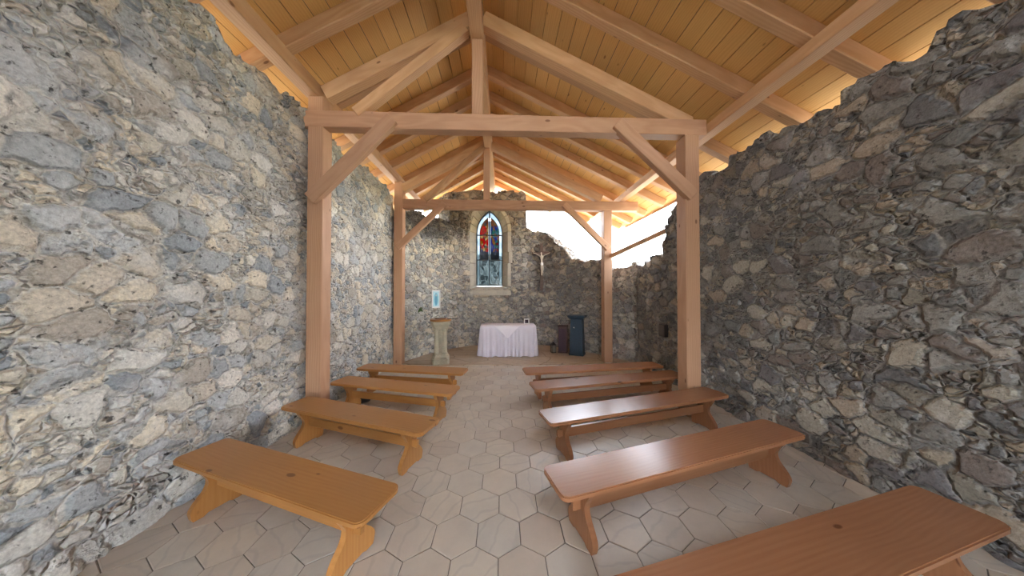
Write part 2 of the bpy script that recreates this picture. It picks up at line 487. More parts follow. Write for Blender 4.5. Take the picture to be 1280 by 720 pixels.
def lathe_bm(prof, seg=24, close=True, phase=0.0):
    bm = bmesh.new()
    rings = []
    for r, z in prof:
        rings.append([bm.verts.new((r * math.cos(2 * PI * i / seg + phase), r * math.sin(2 * PI * i / seg + phase), z)) for i in range(seg)])
    for a, b in zip(rings, rings[1:]):
        for i in range(seg):
            bm.faces.new((a[i], a[(i + 1) % seg], b[(i + 1) % seg], b[i]))
    if close:
        bm.faces.new(list(reversed(rings[0]))); bm.faces.new(rings[-1])
    bmesh.ops.recalc_face_normals(bm, faces=bm.faces)
    return bm

# ------------------------------------------------------------------ the floor
HS = 0.175                                   # side of a hexagonal tile
LX, LY = -0.0252, 2.088
def floor():
    base = struct(link_mesh('floor', box_bm(60, 60, 0.1, 0, (0, 10, -0.056)), M['grout']),
                  'bed of dark grout under the hexagonal floor tiles', 'floor')
    bm = bmesh.new()
    uvl = bm.loops.layers.uv.new('tile_uv')
    sh = bm.faces.layers.float.new('tile_shade')
    w = HS * math.sqrt(3)
    r = HS - 0.0035
    rows = range(int((-2.0 - LY) / (1.5 * HS)) - 1, int((7.4 - LY) / (1.5 * HS)))
    for j in rows:
        cy = LY + 1.5 * HS * j + HS * 0.5
        x0 = LX + (0.5 * w if j % 2 == 0 else 0.0)
        for i in range(-13, 13):
            cx = x0 + i * w
            if cx < -2.75 or cx > 3.4: continue
            if math.hypot(cx - 0.3, cy - 3) > 6: continue
            lift = random.uniform(-0.0006, 0.0006)
            top = [Vector((cx + (r - 0.004) * math.sin(k * PI / 3), cy + (r - 0.004) * math.cos(k * PI / 3), lift)) for k in range(6)]
            mid = [Vector((cx + r * math.sin(k * PI / 3), cy + r * math.cos(k * PI / 3), lift - 0.003)) for k in range(6)]
            low = [Vector((p.x, p.y, -0.007)) for p in mid]
            tv = [bm.verts.new(p) for p in top]; mv = [bm.verts.new(p) for p in mid]; lv = [bm.verts.new(p) for p in low]
            fs = [bm.faces.new(list(reversed(tv)))]
            for k in range(6):
                n = (k + 1) % 6
                fs.append(bm.faces.new((tv[k], tv[n], mv[n], mv[k])))
                fs.append(bm.faces.new((mv[k], mv[n], lv[n], lv[k])))
            shade = random.random(); a = random.uniform(0, 2 * PI); ox, oy = random.uniform(0, 90), random.uniform(0, 90)
            for f in fs:
                f[sh] = shade
                for lp in f.loops:
                    x, y = lp.vert.co.x - cx, lp.vert.co.y - cy
                    lp[uvl].uv = (ox + x * math.cos(a) - y * math.sin(a), oy + x * math.sin(a) + y * math.cos(a))
    bmesh.ops.recalc_face_normals(bm, faces=bm.faces)
    o = link_mesh('floor', bm, M['tile'])
    struct(o, 'pale veined hexagonal stone floor tiles between the benches', 'floor')

APSE = [(-2.60, 6.42), (-2.36, 6.62), (-2.05, 7.35), (-1.55, 7.98), (-0.95, 8.45), (0.75, 8.50), (1.35, 8.45), (2.15, 7.75), (2.75, 6.90), (3.20, 6.20)]
floor()
# sanctuary floor: the edge of an apse slab a finger high, following the wall
edge = [(-2.5, 6.38)] + [(x, y + 0.12) for x, y in APSE[1:-1]] + [(3.15, 6.3), (1.4, 6.22), (0.2, 6.18), (-1.0, 6.22)]
struct(link_mesh('floor', prism_bm(edge, 0.03, 'Z'), M['flags'], matrix=Matrix.Translation((0, 0, 0.002))),
       'tan flagstone floor of the apse around the altar', 'floor')

# ------------------------------------------------------------------ walls
def wall(name, path, top_fn, mat, thick=0.6, opening=None, res=0.028, label=None, rough_top=0.05, seed=0.0, drop=0.0):
    """path: inner face left to right seen from the room centre; outward = left normal of the direction"""
    pts = [Vector((x, y, 0)) for x, y in path]
    segs = [(b - a).length for a, b in zip(pts, pts[1:])]
    total = sum(segs)
    n = max(2, int(total / res))
    samples = []
    for i in range(n + 1):
        d = total * i / n
        k = 0
        while k < len(segs) - 1 and d > segs[k]:
            d -= segs[k]; k += 1
        p = pts[k].lerp(pts[k + 1], min(1, d / segs[k]))
        samples.append([p, total * i / n])
    # smooth the plan a little and get normals
    P = [s[0].copy() for s in samples]
    win = 5 if len(path) > 2 else 0
    for i, s in enumerate(samples):
        a, b = max(0, i - win), min(n, i + win)
        s[0] = sum(P[a:b + 1], Vector()) / (b - a + 1) if 0 < i < n else P[i]
    nor = []
    for i in range(n + 1):
        a, b = samples[max(0, i - 4)][0], samples[min(n, i + 4)][0]
        t = (b - a).normalized()
        nor.append(Vector((-t.y, t.x, 0)))
    bm = bmesh.new()
    nz = 0
    H = []
    for i, (p, s) in enumerate(samples):
        h = top_fn(p.x, p.y, s)
        q = noise.noise(Vector((s * 4.5 + seed, 1.3, 0))) * rough_top * 1.2 + (noise.cell(Vector((s * 5.5 + seed, 0.5, 0))) - 0.5) * rough_top * 1.6
        H.append(max(0.3, h + q))
    nz = int(max(H) / res) + 1
    grid = []
    for i, (p, s) in enumerate(samples):
        colv = []
        for k in range(nz + 1):
            z = k * res
            if z > H[i]: 
                z = H[i]
            und = noise.noise(Vector((p.x * 0.9 + seed, p.y * 0.9, z * 0.9))) * 0.05
            q = p + nor[i] * und
            colv.append(bm.verts.new((q.x, q.y, z)))
            if z >= H[i]: break
        grid.append(colv)
    for i in range(n):
        a, b = grid[i], grid[i + 1]
        m = max(len(a), len(b)) - 1
        for k in range(m):
            va, vb = a[min(k, len(a) - 1)], b[min(k, len(b) - 1)]
            vc, vd = b[min(k + 1, len(b) - 1)], a[min(k + 1, len(a) - 1)]
            u = []
            for v in (va, vb, vc, vd):
                if v not in u: u.append(v)
            if len(u) < 3: continue
            c = sum((v.co for v in u), Vector()) / len(u)
            if opening and opening(c.x, c.y, c.z): continue
            bm.faces.new(u)
    # broken top and outer face
    K = 10
    prev = None
    for i, (p, s) in enumerate(samples):
        row = [grid[i][-1]]
        for j in range(1, K + 1):
            f = j / K
            q = p + nor[i] * thick * f
            z = H[i] - drop * f + noise.noise(Vector((q.x * 5 + seed, q.y * 5, 3))) * rough_top * 1.5 * math.sin(min(1, f * 2) * PI / 2)
            row.append(bm.verts.new((q.x, q.y, max(0.2, z))))
        q = p + nor[i] * thick
        for j in range(1, 25):
            row.append(bm.verts.new((q.x, q.y, (H[i] - drop) * (1 - j / 24) - 0.02 * j / 24)))
        if prev:
            for j in range(len(row) - 1):
                fa = (prev[j], row[j], row[j + 1], prev[j + 1])
                c = sum((v.co for v in fa), Vector()) / 4
                if opening and j > K and opening(c.x, c.y - thick, c.z):
                    continue
                bm.faces.new(fa)
        prev = row
        if i in (0, n):
            ring = grid[i][::-1] + row[1:]
            try: bm.faces.new(ring)
            except Exception: pass
    bmesh.ops.recalc_face_normals(bm, faces=bm.faces)
    o = link_mesh(name, bm, mat, smooth=True)
    struct(o, label, 'wall')
    return o

def interp(x, tab):
    if x <= tab[0][0]: return tab[0][1]
    for (a, ya), (b, yb) in zip(tab, tab[1:]):
        if x <= b: return ya + (yb - ya) * (x - a) / max(1e-6, b - a)
    return tab[-1][1]

# the tapered roof lets each wall end at its own broken height
def top_left(x, y, s):
    return EYE + interp(y, [(-2.2, 2.45), (3.9, 2.40), (4.5, 2.25), (4.75, 2.30), (5.1, 2.44), (5.6, 2.42), (6.0, 2.36), (6.42, 2.30)])
wall('wall_left', [(-2.60, -2.2), (-2.60, 6.42)], top_left, M['stone_left'], thick=0.5, drop=0.2, label='pale rubble stone wall along the left side of the chapel')

def px(x, y):    # bearing used to tabulate the skyline of the apse
    return 628 + 332 * x / y
TOPS = [(430, 262), (505, 258), (528, 262), (534, 268), (545, 270), (552, 272), (563, 276), (563.5, 237), (570, 234), (600, 236), (630, 237), (652, 236),
        (657.5, 240), (658, 282), (665, 285), (677, 287), (689, 292), (694, 302), (706, 308), (713, 316), (718, 323), (735, 322), (755, 320), (764, 326), (768, 335), (790, 327), (812, 322)]
def top_apse(x, y, s):
    b = px(x, y)
    return EYE + (362.5 - interp(b, TOPS)) / 332 * y
WX, WY = -0.42, 8.47          # centre of the window in the apse wall face
Z0, ZS, ZA = 1.90, 3.62, 4.36 # sill, springing, apex
def arch_half(z, a, zs, za):
    """half width of a pointed arch at height z"""
    if z <= zs: return a
    h = za - zs
    if z >= za: return 0.0
    R = (h * h + a * a) / (2 * a)
    return max(0.0, math.sqrt(max(0, R * R - (z - zs) ** 2)) - (R - a))
def window_hole(x, y, z):
    return z > Z0 - 0.12 and abs(x - WX) < arch_half(z, 0.61, ZS, ZA + 0.22) and y > 7.5
wall('wall_back', APSE, top_apse, M['stone_apse'], thick=0.62, opening=window_hole, rough_top=0.035, seed=4.0,
     label='curved rubble stone apse wall with broken top behind the altar')
def top_right(x, y, s):
    return EYE + interp(y, [(-2.2, 1.88), (4.3, 1.88), (4.6, 1.80), (4.85, 1.64), (4.98, 1.58), (5.02, 1.42), (5.08, 1.48), (5.12, 1.15), (5.18, 1.12), (5.22, 0.82), (5.3, 0.74), (6.2, 0.70)])  # near stretch raised towards the eave to block light into the room
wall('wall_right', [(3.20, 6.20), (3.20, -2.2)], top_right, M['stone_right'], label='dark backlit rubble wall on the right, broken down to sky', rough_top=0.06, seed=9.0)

wall('wall_front_added', [(3.2, -2.2), (-2.6, -2.2)], lambda x, y, s: EYE + 3.7 - abs(x + 0.33) * 0.5, M['stone_right'], res=0.07,  # unseen wall added behind the camera to cut light on the near room
     opening=lambda x, y, z: abs(x - 0.3) < 0.85 and z < 2.5 - 0.8 * (x - 0.3) ** 2, label='added rubble gable wall behind the viewer, its opening sized to limit light')

# ------------------------------------------------------------------ the window
def arch_pts(a, z0, zs, za, n=14, cx=0.0):
    L = []
    for i in range(n + 1):
        z = zs + (za - zs) * math.sin(i / n * PI / 2)
        L.append((cx - arch_half(z, a, zs, za), z))
    R = [(2 * cx - x, z) for x, z in reversed(L[:-1])]
    return [(cx - a, z0)] + L + R + [(cx + a, z0)]

def build_window():
    w = empty('window_1', (WX, WY, Z0))
    struct(w, 'pointed stained glass window in the apse wall above the altar', 'window')
    MW = Matrix.Translation((WX, WY, 0))
    def ring(name, a_in, a_out, zs, za_in, za_out, z_in, z_out, y_in, y_out, mat, n=14):
        """splayed band between an inner (deep) and outer (face) pointed outline"""
        bm = bmesh.new()
        i_ = arch_pts(a_in, z_in, zs, za_in, n); o_ = arch_pts(a_out, z_out, zs, za_out, n)
        vi = [bm.verts.new((x, y_in, z)) for x, z in i_]; vo = [bm.verts.new((x, y_out, z)) for x, z in o_]
        for k in range(len(vi) - 1):
            bm.faces.new((vi[k], vi[k + 1], vo[k + 1], vo[k]))
        return bm
    # dressed stone surround: individual blocks up the splayed jambs, voussoirs over the arch
    def block(pin0, pin1, pout0, pout1, yi, yf, mat, name):
        bm = bmesh.new()
        g = 0.004
        front_o = 0.11
        # pin: on glass line (deep), pout: on wall face; extend outward into the wall
        def outv(p, q, e):
            d = Vector((q[0] - p[0], q[1] - p[1])); d = d.normalized() if d.length > 0 else Vector((1, 0)); return (q[0] + d.x * e, q[1] + d.y * e)
        e0, e1 = outv(pin0, pout0, front_o), outv(pin1, pout1, front_o)
        V = [bm.verts.new(c) for c in ((pin0[0], yi, pin0[1]), (pin1[0], yi, pin1[1]), (pout1[0], yf, pout1[1]), (pout0[0], yf, pout0[1]),
                                       (e0[0], yf, e0[1]), (e1[0], yf, e1[1]), (e1[0], yi, e1[1]), (e0[0], yi, e0[1]))]
        for f in ((0, 1, 2, 3), (3, 2, 5, 4), (4, 5, 6, 7), (7, 6, 1, 0), (0, 3, 4, 7), (1, 6, 5, 2)):
            bm.faces.new([V[k] for k in f])
        bmesh.ops.recalc_face_normals(bm, faces=bm.faces)
        bmesh.ops.bevel(bm, geom=list(bm.edges), offset=0.009, segments=1, affect='EDGES')
        return link_mesh(name, bm, mat, w, MW)
    ai, ao = 0.415, 0.60
    yi, yf = 0.30, -0.035
    levels = [Z0 - 0.02, 2.22, 2.62, 2.98, 3.30, ZS]
    rnd = random.Random(3)
    for s in (-1, 1):
        for z0, z1 in zip(levels, levels[1:]):
            wob = rnd.uniform(-0.02, 0.035)
            o = block((s * ai, z0 + .003), (s * ai, z1 - .003), (s * (ao + wob), z0 + .003), (s * (ao + wob), z1 - .003), yi, yf, M['ashlar'], 'jamb_block')
    n = 6
    for s in (-1, 1):
        for k in range(n):
            def pt(a, za, f):
                z = ZS + (za - ZS) * math.sin(f * PI / 2)
                return (s * arch_half(z, a, ZS, za), z)
            f0, f1 = k / n + 0.006, (k + 1) / n - 0.006
            block(pt(ai, ZA, f0), pt(ai, ZA, f1), pt(ao, ZA + 0.20, f0), pt(ao, ZA + 0.20, f1), yi, yf, M['ashlar_warm'], 'arch_stone')
    # sloping sill
    bm = bmesh.new()
    V = [bm.verts.new(c) for c in ((-ai - .02, 0.34, Z0), (ai + .02, 0.34, Z0), (0.70, -0.06, Z0 - 0.15), (-0.70, -0.06, Z0 - 0.15),
                                   (-0.70, -0.06, Z0 - 0.30), (0.70, -0.06, Z0 - 0.30), (0.70, 0.34, Z0 - 0.30), (-0.70, 0.34, Z0 - 0.30))]
    for f in ((0, 1, 2, 3), (3, 2, 5, 4), (4, 5, 6, 7), (7, 6, 1, 0), (0, 3, 4, 7), (1, 6, 5, 2)):
        bm.faces.new([V[k] for k in f])
    bmesh.ops.recalc_face_normals(bm, faces=bm.faces)
    bmesh.ops.bevel(bm, geom=list(bm.edges), offset=0.015, segments=2, affect='EDGES')
    link_mesh('sill', bm, M['ashlar'], w, MW)
    # mortar bed behind the surround blocks
    bm = ring('m', 0.425, 0.66, ZS, ZA + .01, ZA + .28, Z0 - .02, Z0 - .10, 0.335, 0.02, None, 20)
    link_mesh('mortar_bed', bm, M['ashlar'], w, MW)
    # outer reveal so the wall reads as solid from outside
    bm = ring('r', ai, ai + 0.05, ZS, ZA, ZA + .05, Z0, Z0 - .05, 0.30, 0.62, None)
    link_mesh('outer_reveal', bm, M['ashlar'], w, MW)
    # metal frame outline
    def band(a0, a1, z0a, z0b, za0, za1, y, dep):
        bm = bmesh.new()
        p = arch_pts(a0, z0a, ZS, za0, 18); q = arch_pts(a1, z0b, ZS, za1, 18)
        for yy in (y - dep / 2, y + dep / 2):
            pass
        f = [bm.verts.new((x, y - dep / 2, z)) for x, z in p]; g = [bm.verts.new((x, y - dep / 2, z)) for x, z in q]
        f2 = [bm.verts.new((x, y + dep / 2, z)) for x, z in p]; g2 = [bm.verts.new((x, y + dep / 2, z)) for x, z in q]
        N = len(f)
        for k in range(N):
            j = (k + 1) % N
            bm.faces.new((f[k], f[j], g[j], g[k])); bm.faces.new((f2[k], g2[k], g2[j], f2[j]))
            bm.faces.new((f[k], f2[k], f2[j], f[j])); bm.faces.new((g[k], g[j], g2[j], g2[k]))
        bmesh.ops.recalc_face_normals(bm, faces=bm.faces)
        return bm
    link_mesh('frame', band(0.425, 0.398, Z0, Z0 + 0.03, ZA + 0.01, ZA - 0.02, 0.27, 0.05), M['lead'], w, MW)
    link_mesh('inner_frame', band(0.322, 0.308, Z0 + 0.04, Z0 + 0.055, ZA - 0.19, ZA - 0.215, 0.27, 0.03), M['lead'], w, MW)
    # clear border between the two frames
    bm = band(0.40, 0.315, Z0 + 0.02, Z0 + 0.05, ZA - 0.02, ZA - 0.20, 0.27, 0.006)
    link_mesh('border_glass', bm, M['glass_clear'], w, MW)
    for o in (box_bm(0.042, 0.05, ZA - Z0 - 0.04, 0.003, (0, 0.265, (ZA + Z0) / 2)),):
        link_mesh('mullion', o, M['lead'], w, MW)
    for s in (-1, 1):
        link_mesh('clear_strip', box_bm(0.013, 0.008, ZS - Z0 + 0.42, 0, (s * 0.027, 0.27, (ZS + 0.42 + Z0) / 2)), M['glass_clear'], w, MW)
    for z in (2.74, 3.56):
        link_mesh('crossbar', box_bm(0.80, 0.045, 0.030, 0.003, (0, 0.262, z)), M['lead'], w, MW)
    def light(name, s, z0, z1, mat):
        pts = []
        n = 12
        zz = [z0 + (z1 - z0) * i / n for i in range(n + 1)]
        outl = [(s * max(0.035, arch_half(z, 0.312, ZS, ZA - 0.205)), z) for z in zz]
        outl = [p for p in outl]
        inn = [(s * 0.033, z1), (s * 0.033, z0)]
        return link_mesh(name, prism_bm(outl + inn, 0.008, 'Y'), mat, w, MW @ Matrix.Translation((0, 0.27, 0)))
    for s, m in ((-1, M['glass_red']), (1, M['glass_blue'])):
        light('leaded_pane', s, Z0 + 0.045, 2.74, M['glass_grey'])
        light('dark_pane', s, 2.741, 3.02, M['glass_dark'])
        light('coloured_pane', s, 3.021, 3.86, m)
        light('amber_pane', s, 3.861, ZA - 0.21, M['glass_amber'])
build_window()

# ------------------------------------------------------------------ roof timbers
XR = -0.345           # ridge line
SL, SR = 0.56, 0.48   # pitch left and right
RB = EYE + 3.92      # underside of common rafters at the ridge
YN, YF = 3.56, 6.30   # front faces of the near and far trusses
def under(x, base=RB):
    return base - (SL * (XR - x) if x < XR else SR * (x - XR))

def truss(y, where, near):
    t = empty('roof_truss', (0, y, 0))
    tag(t, where, 'roof truss', 'timber trusses on posts')
    yc = y + 0.075
    up = 0.215 if near else 0.0
    zt0, zt1 = EYE + 1.955 + up, EYE + 2.175 + up
    zc = (zt0 + zt1) / 2
    XL, XQ = (-2.46, 2.625) if near else (-2.44, 2.545)
    XK = -0.338 if near else -0.375
    P, T = M['pine_post'], M['pine']
    beam('tie_beam', (XL - 0.08 + (0.18 if not near else -0.1), yc, zc), (2.84 if near else 3.29, yc, zc), 0.15, 0.22, P, t)
    beam('post', (XL, y + 0.10, 0.0), (XL, y + 0.10, EYE + 2.58), 0.20, 0.19, P, t)
    beam('post', (XQ, y + 0.10, 0.0), (XQ, y + 0.10, zt0), 0.20, 0.20, P, t)
    beam('king_post', (XK, yc, zt1), (XK, yc, EYE + 3.42), 0.15, 0.148, P, t)
    # principal rafters
    rb = EYE + (3.66 if near else 3.46)
    for s, xe in ((-1, -3.15), (1, 3.5)):
        k = SL if s < 0 else SR
        z0 = rb + 0.10 - k * 0.08
        p0 = (XR + s * 0.08, yc, z0); p1 = (xe, yc, rb + 0.10 - k * abs(xe - XR))
        if s < 0:      # stops on the wall plate
            p1 = (-2.36, yc, rb + 0.10 - k * abs(-2.36 - XR))
        else:
            xq = 2.62 if near else 2.40
            p1 = (xq, yc, rb + 0.10 - k * abs(xq - XR))
        beam('principal_rafter', p0, p1, 0.145, 0.19, T, t)
    # raking strut on the left
    beam('strut', ((-1.95 if near else -1.82), yc - 0.03, zt1 - 0.02), ((-0.50 if near else -0.44), yc - 0.03, EYE + (3.57 if near else 3.45)), 0.12, 0.14, T, t)
    # braces lapped over the face of the tie and post
    yb = y - 0.005
    if near:
        beam('brace', (-1.45, yb, EYE + 2.285), (-2.50, yb, EYE + 1.20), 0.10, 0.17, P, t)
        beam('brace', (1.56, yb, EYE + 2.295), (2.62, yb, EYE + 1.31), 0.10, 0.17, P, t)
    else:
        beam('brace', (-1.36, yb, EYE + 2.07), (-2.45, yb, EYE + 1.02), 0.10, 0.14, P, t)
        beam('brace', (1.47, yb, EYE + 2.08), (2.55, yb, EYE + 1.03), 0.10, 0.14, P, t)
    return t
truss(YN, 'near timber truss crossing the top of the picture above the benches', True)
truss(YF, 'far timber truss on two posts in front of the altar', False)

tag(beam('ridge_beam', (XR, -2.1, EYE + 3.655), (XR, 9.9, EYE + 3.655), 0.17, 0.47, M['pine']), 'long timber ridge beam running along the roof apex', 'beam')
tag(beam('wall_plate', (-2.52, -2.1, EYE + 2.675), (-2.52, 8.2, EYE + 2.675), 0.17, 0.19, M['pine']), 'horizontal timber wall plate on top of the left posts', 'beam', 'timber wall plates')
tag(beam('wall_plate', (2.93, -2.1, EYE + 2.270), (2.93, 8.8, EYE + 2.270), 0.16, 0.135, M['pine']), 'horizontal timber wall plate over the right ends of the tie beams', 'beam', 'timber wall plates')
tag(beam('handrail_beam', (2.57, 6.40, EYE + 0.83), (3.30, 5.10, EYE + 1.23), 0.07, 0.09, M['pine_post']),
    'slanting timber rail from the right far post up to the broken wall', 'beam')

# roof edge in plan: cut back diagonally over the apse
def yend(x):
    return interp(x, [(-3.5, 8.1), (-1.95, 9.75), (-0.9, 10.3), (-0.3, 10.5), (0.53, 10.45), (2.73, 9.15), (3.92, 8.4)])
def xlim(y, s):
    """how far out from the ridge the roof reaches at depth y"""
    x = XR
    step = 0.02 * s
    lim = -3.22 if s < 0 else 3.74
    while (x - lim) * s < 0 and yend(x) > y: x += step
    return x
rafters = [(1.0, 'nearest the viewer overhead'), (1.7, 'second from the viewer overhead'), (2.4, 'second before the near truss'), (3.10, 'just before the near truss'),
           (4.03, 'first behind the near truss'), (4.78, 'second behind the near truss'), (5.38, 'second before the far truss'),
           (6.03, 'just before the far truss'), (6.85, 'first behind the far truss'), (7.6, 'second behind the far truss'),
           (8.3, 'above the apse window wall'), (9.0, 'just outside the apse window wall'), (9.7, 'last before the outer roof edge')]
RH = 0.165
for y, where in rafters:
    for s, side in ((-1, 'left'), (1, 'right')):
        xo = xlim(y, s)
        k = SL if s < 0 else SR
        c = RH / 2 * math.sqrt(1 + k * k)
        xi = XR + s * 0.036
        if abs(xo - XR) < 0.3: continue
        o = beam('rafter', (xi, y, under(xi) + c), (xo, y, under(xo) + c), 0.12, RH, M['pine'])
        tag(o, 'common rafter on the %s roof slope, %s' % (side, where), 'rafter', 'common rafters under the roof boards')

def roof_slope(s):
    k = SL if s < 0 else SR
    base = RB + RH * math.sqrt(1 + k * k) + 0.002
    sl = math.sqrt(1 + k * k)
    mX = Matrix((Vector((0, 1, 0)), Vector((s, 0, -k)).normalized(), Vector((0, 1, 0)).cross(Vector((s, 0, -k)).normalized()))).transposed().to_4x4()
    mX.translation = (XR, 0, base)
    up = 1 if mX.col[2][2] > 0 else -1
    lim = (3.35 + XR) if s < 0 else (3.90 - XR)
    bm = bmesh.new()
    pw = 0.205
    u = 0.0
    W = lim * sl
    cover = []
    while u < W:
        u1 = min(u + pw - 0.006, W)
        xa, xb = XR + s * u / sl, XR + s * u1 / sl
        ya, yb_ = yend(xa), yend(xb)
        th = 0.022 * up
        V = []
        for zz in (0.0, th):
            V += [bm.verts.new((-2.3, u + 0.001, zz)), bm.verts.new((ya, u + 0.001, zz)), bm.verts.new((yb_, u1, zz)), bm.verts.new((-2.3, u1, zz))]
        for f in ((0, 1, 2, 3), (4, 7, 6, 5), (0, 4, 5, 1), (1, 5, 6, 2), (2, 6, 7, 3), (3, 7, 4, 0)):
            bm.faces.new([V[q] for q in f])
        u += pw
    bmesh.ops.recalc_face_normals(bm, faces=bm.faces)
    o = link_mesh('ceiling', bm, M['plank'], matrix=mX)
    struct(o, 'pine roof boarding on the %s slope above the rafters' % ('left' if s < 0 else 'right'), 'ceiling')
    # weatherproof layer
    bm = bmesh.new()
    N = 30
    for zz in (0.026 * up, 0.07 * up):
        L = [bm.verts.new((-2.3, W * i / N, zz)) for i in range(N + 1)]
        R = [bm.verts.new((yend(XR + s * W * i / N / sl) + 0.01, W * i / N, zz)) for i in range(N + 1)]
        for i in range(N): bm.faces.new((L[i], R[i], R[i + 1], L[i + 1]))
        cover.append((L, R))
    (L0, R0), (L1, R1) = cover
    for i in range(N):
        bm.faces.new((L0[i], L0[i + 1], L1[i + 1], L1[i])); bm.faces.new((R0[i], R0[i + 1], R1[i + 1], R1[i]))
    bm.faces.new((L0[0], R0[0], R1[0], L1[0])); bm.faces.new((L0[N], R0[N], R1[N], L1[N]))
    bmesh.ops.recalc_face_normals(bm, faces=bm.faces)
    struct(link_mesh('ceiling', bm, M['iron'], matrix=mX), 'dark roof covering lying over the %s boards' % ('left' if s < 0 else 'right'), 'roof')
    # fascia board along the eave
    ue = W + 0.012
    b = box_bm(10.6, 0.022, 0.10, 0.003, ((-2.3 + 8.3) / 2, ue, -0.02 * up))
    struct(link_mesh('trim_%d' % (1 if s < 0 else 2), b, M['pine_post'], matrix=mX), 'timber fascia along the %s eave' % ('left' if s < 0 else 'right'), 'fascia')
roof_slope(-1)
roof_slope(1)

# ------------------------------------------------------------------ benches
def bez(pts, n=6):
    """Catmull-Rom through pts"""
    out = []
    N = len(pts)
    for i in range(N - 1):
        p0, p1, p2, p3 = pts[max(0, i - 1)], pts[i], pts[i + 1], pts[min(N - 1, i + 2)]
        for k in range(n):
            t = k / n
            q = []
            for a in range(2):
                q.append(0.5 * (2 * p1[a] + (p2[a] - p0[a]) * t + (2 * p0[a] - 5 * p1[a] + 4 * p2[a] - p3[a]) * t * t + (3 * p1[a] - p0[a] - 3 * p2[a] + p3[a]) * t ** 3))
            out.append(tuple(q))
    out.append(pts[-1])
    return out

def make_bench(L, mat):
    W, HT, TH = 0.335, 0.43, 0.036
    root = empty('bench')
    # seat with rounded corners
    r = 0.055
    pts = []
    for cx, cy, a0 in ((L / 2 - r, W / 2 - r, 0), (-L / 2 + r, W / 2 - r, 90), (-L / 2 + r, -W / 2 + r, 180), (L / 2 - r, -W / 2 + r, 270)):
        for k in range(7):
            a = math.radians(a0 + 15 * k)
            pts.append((cx + r * math.cos(a), cy + r * math.sin(a)))
    bm = prism_bm(pts, TH, 'Z')
    bmesh.ops.bevel(bm, geom=[e for e in bm.edges if abs(e.verts[0].co.z - e.verts[1].co.z) < 1e-5], offset=0.007, segments=2, affect='EDGES')
    link_mesh('seat', bm, mat, root, Matrix.Translation((0, 0, HT - TH / 2)))
    half = [(0.125, HT - TH), (0.118, 0.355), (0.085, 0.30), (0.062, 0.245), (0.078, 0.185), (0.128, 0.125), (0.156, 0.075), (0.152, 0.03), (0.142, 0.0)]
    cv = bez(half)
    outl = cv + [(0.085, 0.0), (0.06, 0.014), (-0.06, 0.014), (-0.085, 0.0)] + [(-a, b) for a, b in reversed(cv)]
    xt = L / 2 - 0.235
    for s in (-1, 1):
        bm = prism_bm(outl, 0.042, 'X')
        # turn so the local X (grain) is vertical
        rot = Matrix.Rotation(-PI / 2, 4, 'Y')
        bm.transform(rot.inverted())
        leg = link_mesh('trestle_leg', bm, mat, root, Matrix.Translation((s * xt, 0, 0)) @ rot)
        # through tenon with its wedge
        tn = link_mesh('tenon', box_bm(0.062, 0.032, 0.068, 0.003), mat, root, Matrix.Translation((s * (xt + 0.050), 0, 0.235)))
        link_mesh('wedge', box_bm(0.085, 0.020, 0.020, 0.003), mat, tn, Matrix.Translation((s * 0.004, 0, 0)) @ Matrix.Rotation(PI / 2, 4, 'Y'))
    link_mesh('stretcher', box_bm(2 * xt - 0.042, 0.030, 0.095, 0.004), mat, root, Matrix.Translation((0, 0, 0.235)))
    return root

def copy_tree(o):
    c = o.copy(); COL.objects.link(c)
    for k in ('label', 'category', 'group'):
        if k in c: del c[k]
    for ch in o.children:
        d = ch.copy(); COL.objects.link(d)
        d.parent = c
        for g in ch.children:
            e = g.copy(); COL.objects.link(e)
            e.parent = d
    return c

def put_bench(o, corner, theta, L, side):
    th = math.radians(theta)
    W = 0.335
    if side == 'L':
        u = Vector((math.cos(th), -math.sin(th))); v = Vector((-math.sin(th), -math.cos(th)))
        c = Vector(corner) - u * L / 2 + v * W / 2; rz = -th
    else:
        u = Vector((math.cos(th), math.sin(th))); v = Vector((math.sin(th), -math.cos(th)))
        c = Vector(corner) + u * L / 2 + v * W / 2; rz = th
    o.matrix_basis = Matrix.Translation((c.x, c.y, 0.0008)) @ Matrix.Rotation(rz, 4, 'Z')
LL, LR = 1.87, 2.45
left_proto = make_bench(LL, M['bench_l'])
right_proto = make_bench(LR, M['bench_r'])
benches = [('L', (-0.56, 4.52), 11, 'golden pine trestle bench furthest back on the left, next to the post'),
           ('L', (-0.56, 3.68), 15.5, 'golden pine trestle bench on the left, second from the altar'),
           ('L', (-0.62, 2.75), 20, 'golden pine trestle bench on the left with its curved foot in full view'),
           ('L', (-0.67, 1.82), 20, 'golden pine trestle bench cut off at the lower left, nearest on that side'),
           ('R', (0.33, 4.51), 7.4, 'reddish pine trestle bench furthest back on the right, below the post'),
           ('R', (0.37, 3.81), 11.5, 'reddish pine trestle bench on the right, second from the altar'),
           ('R', (0.38, 2.90), 15, 'reddish pine bench on the right with pale sky glare along its seat'),
           ('R', (0.29, 1.97), 15.5, 'reddish pine bench on the right, its grained seat and flared foot large in view'),
           ('R', (0.35, 1.175), 12.4, 'reddish pine bench at the bottom edge, only its seat corner showing')]
seen = set()
for side, corner, th, lab in benches:
    proto = left_proto if side == 'L' else right_proto
    o = proto if side not in seen else copy_tree(proto)
    seen.add(side)
    put_bench(o, corner, th, LL if side == 'L' else LR, side)
    tag(o, lab, 'bench', 'benches on the left of the aisle' if side == 'L' else 'benches on the right of the aisle')

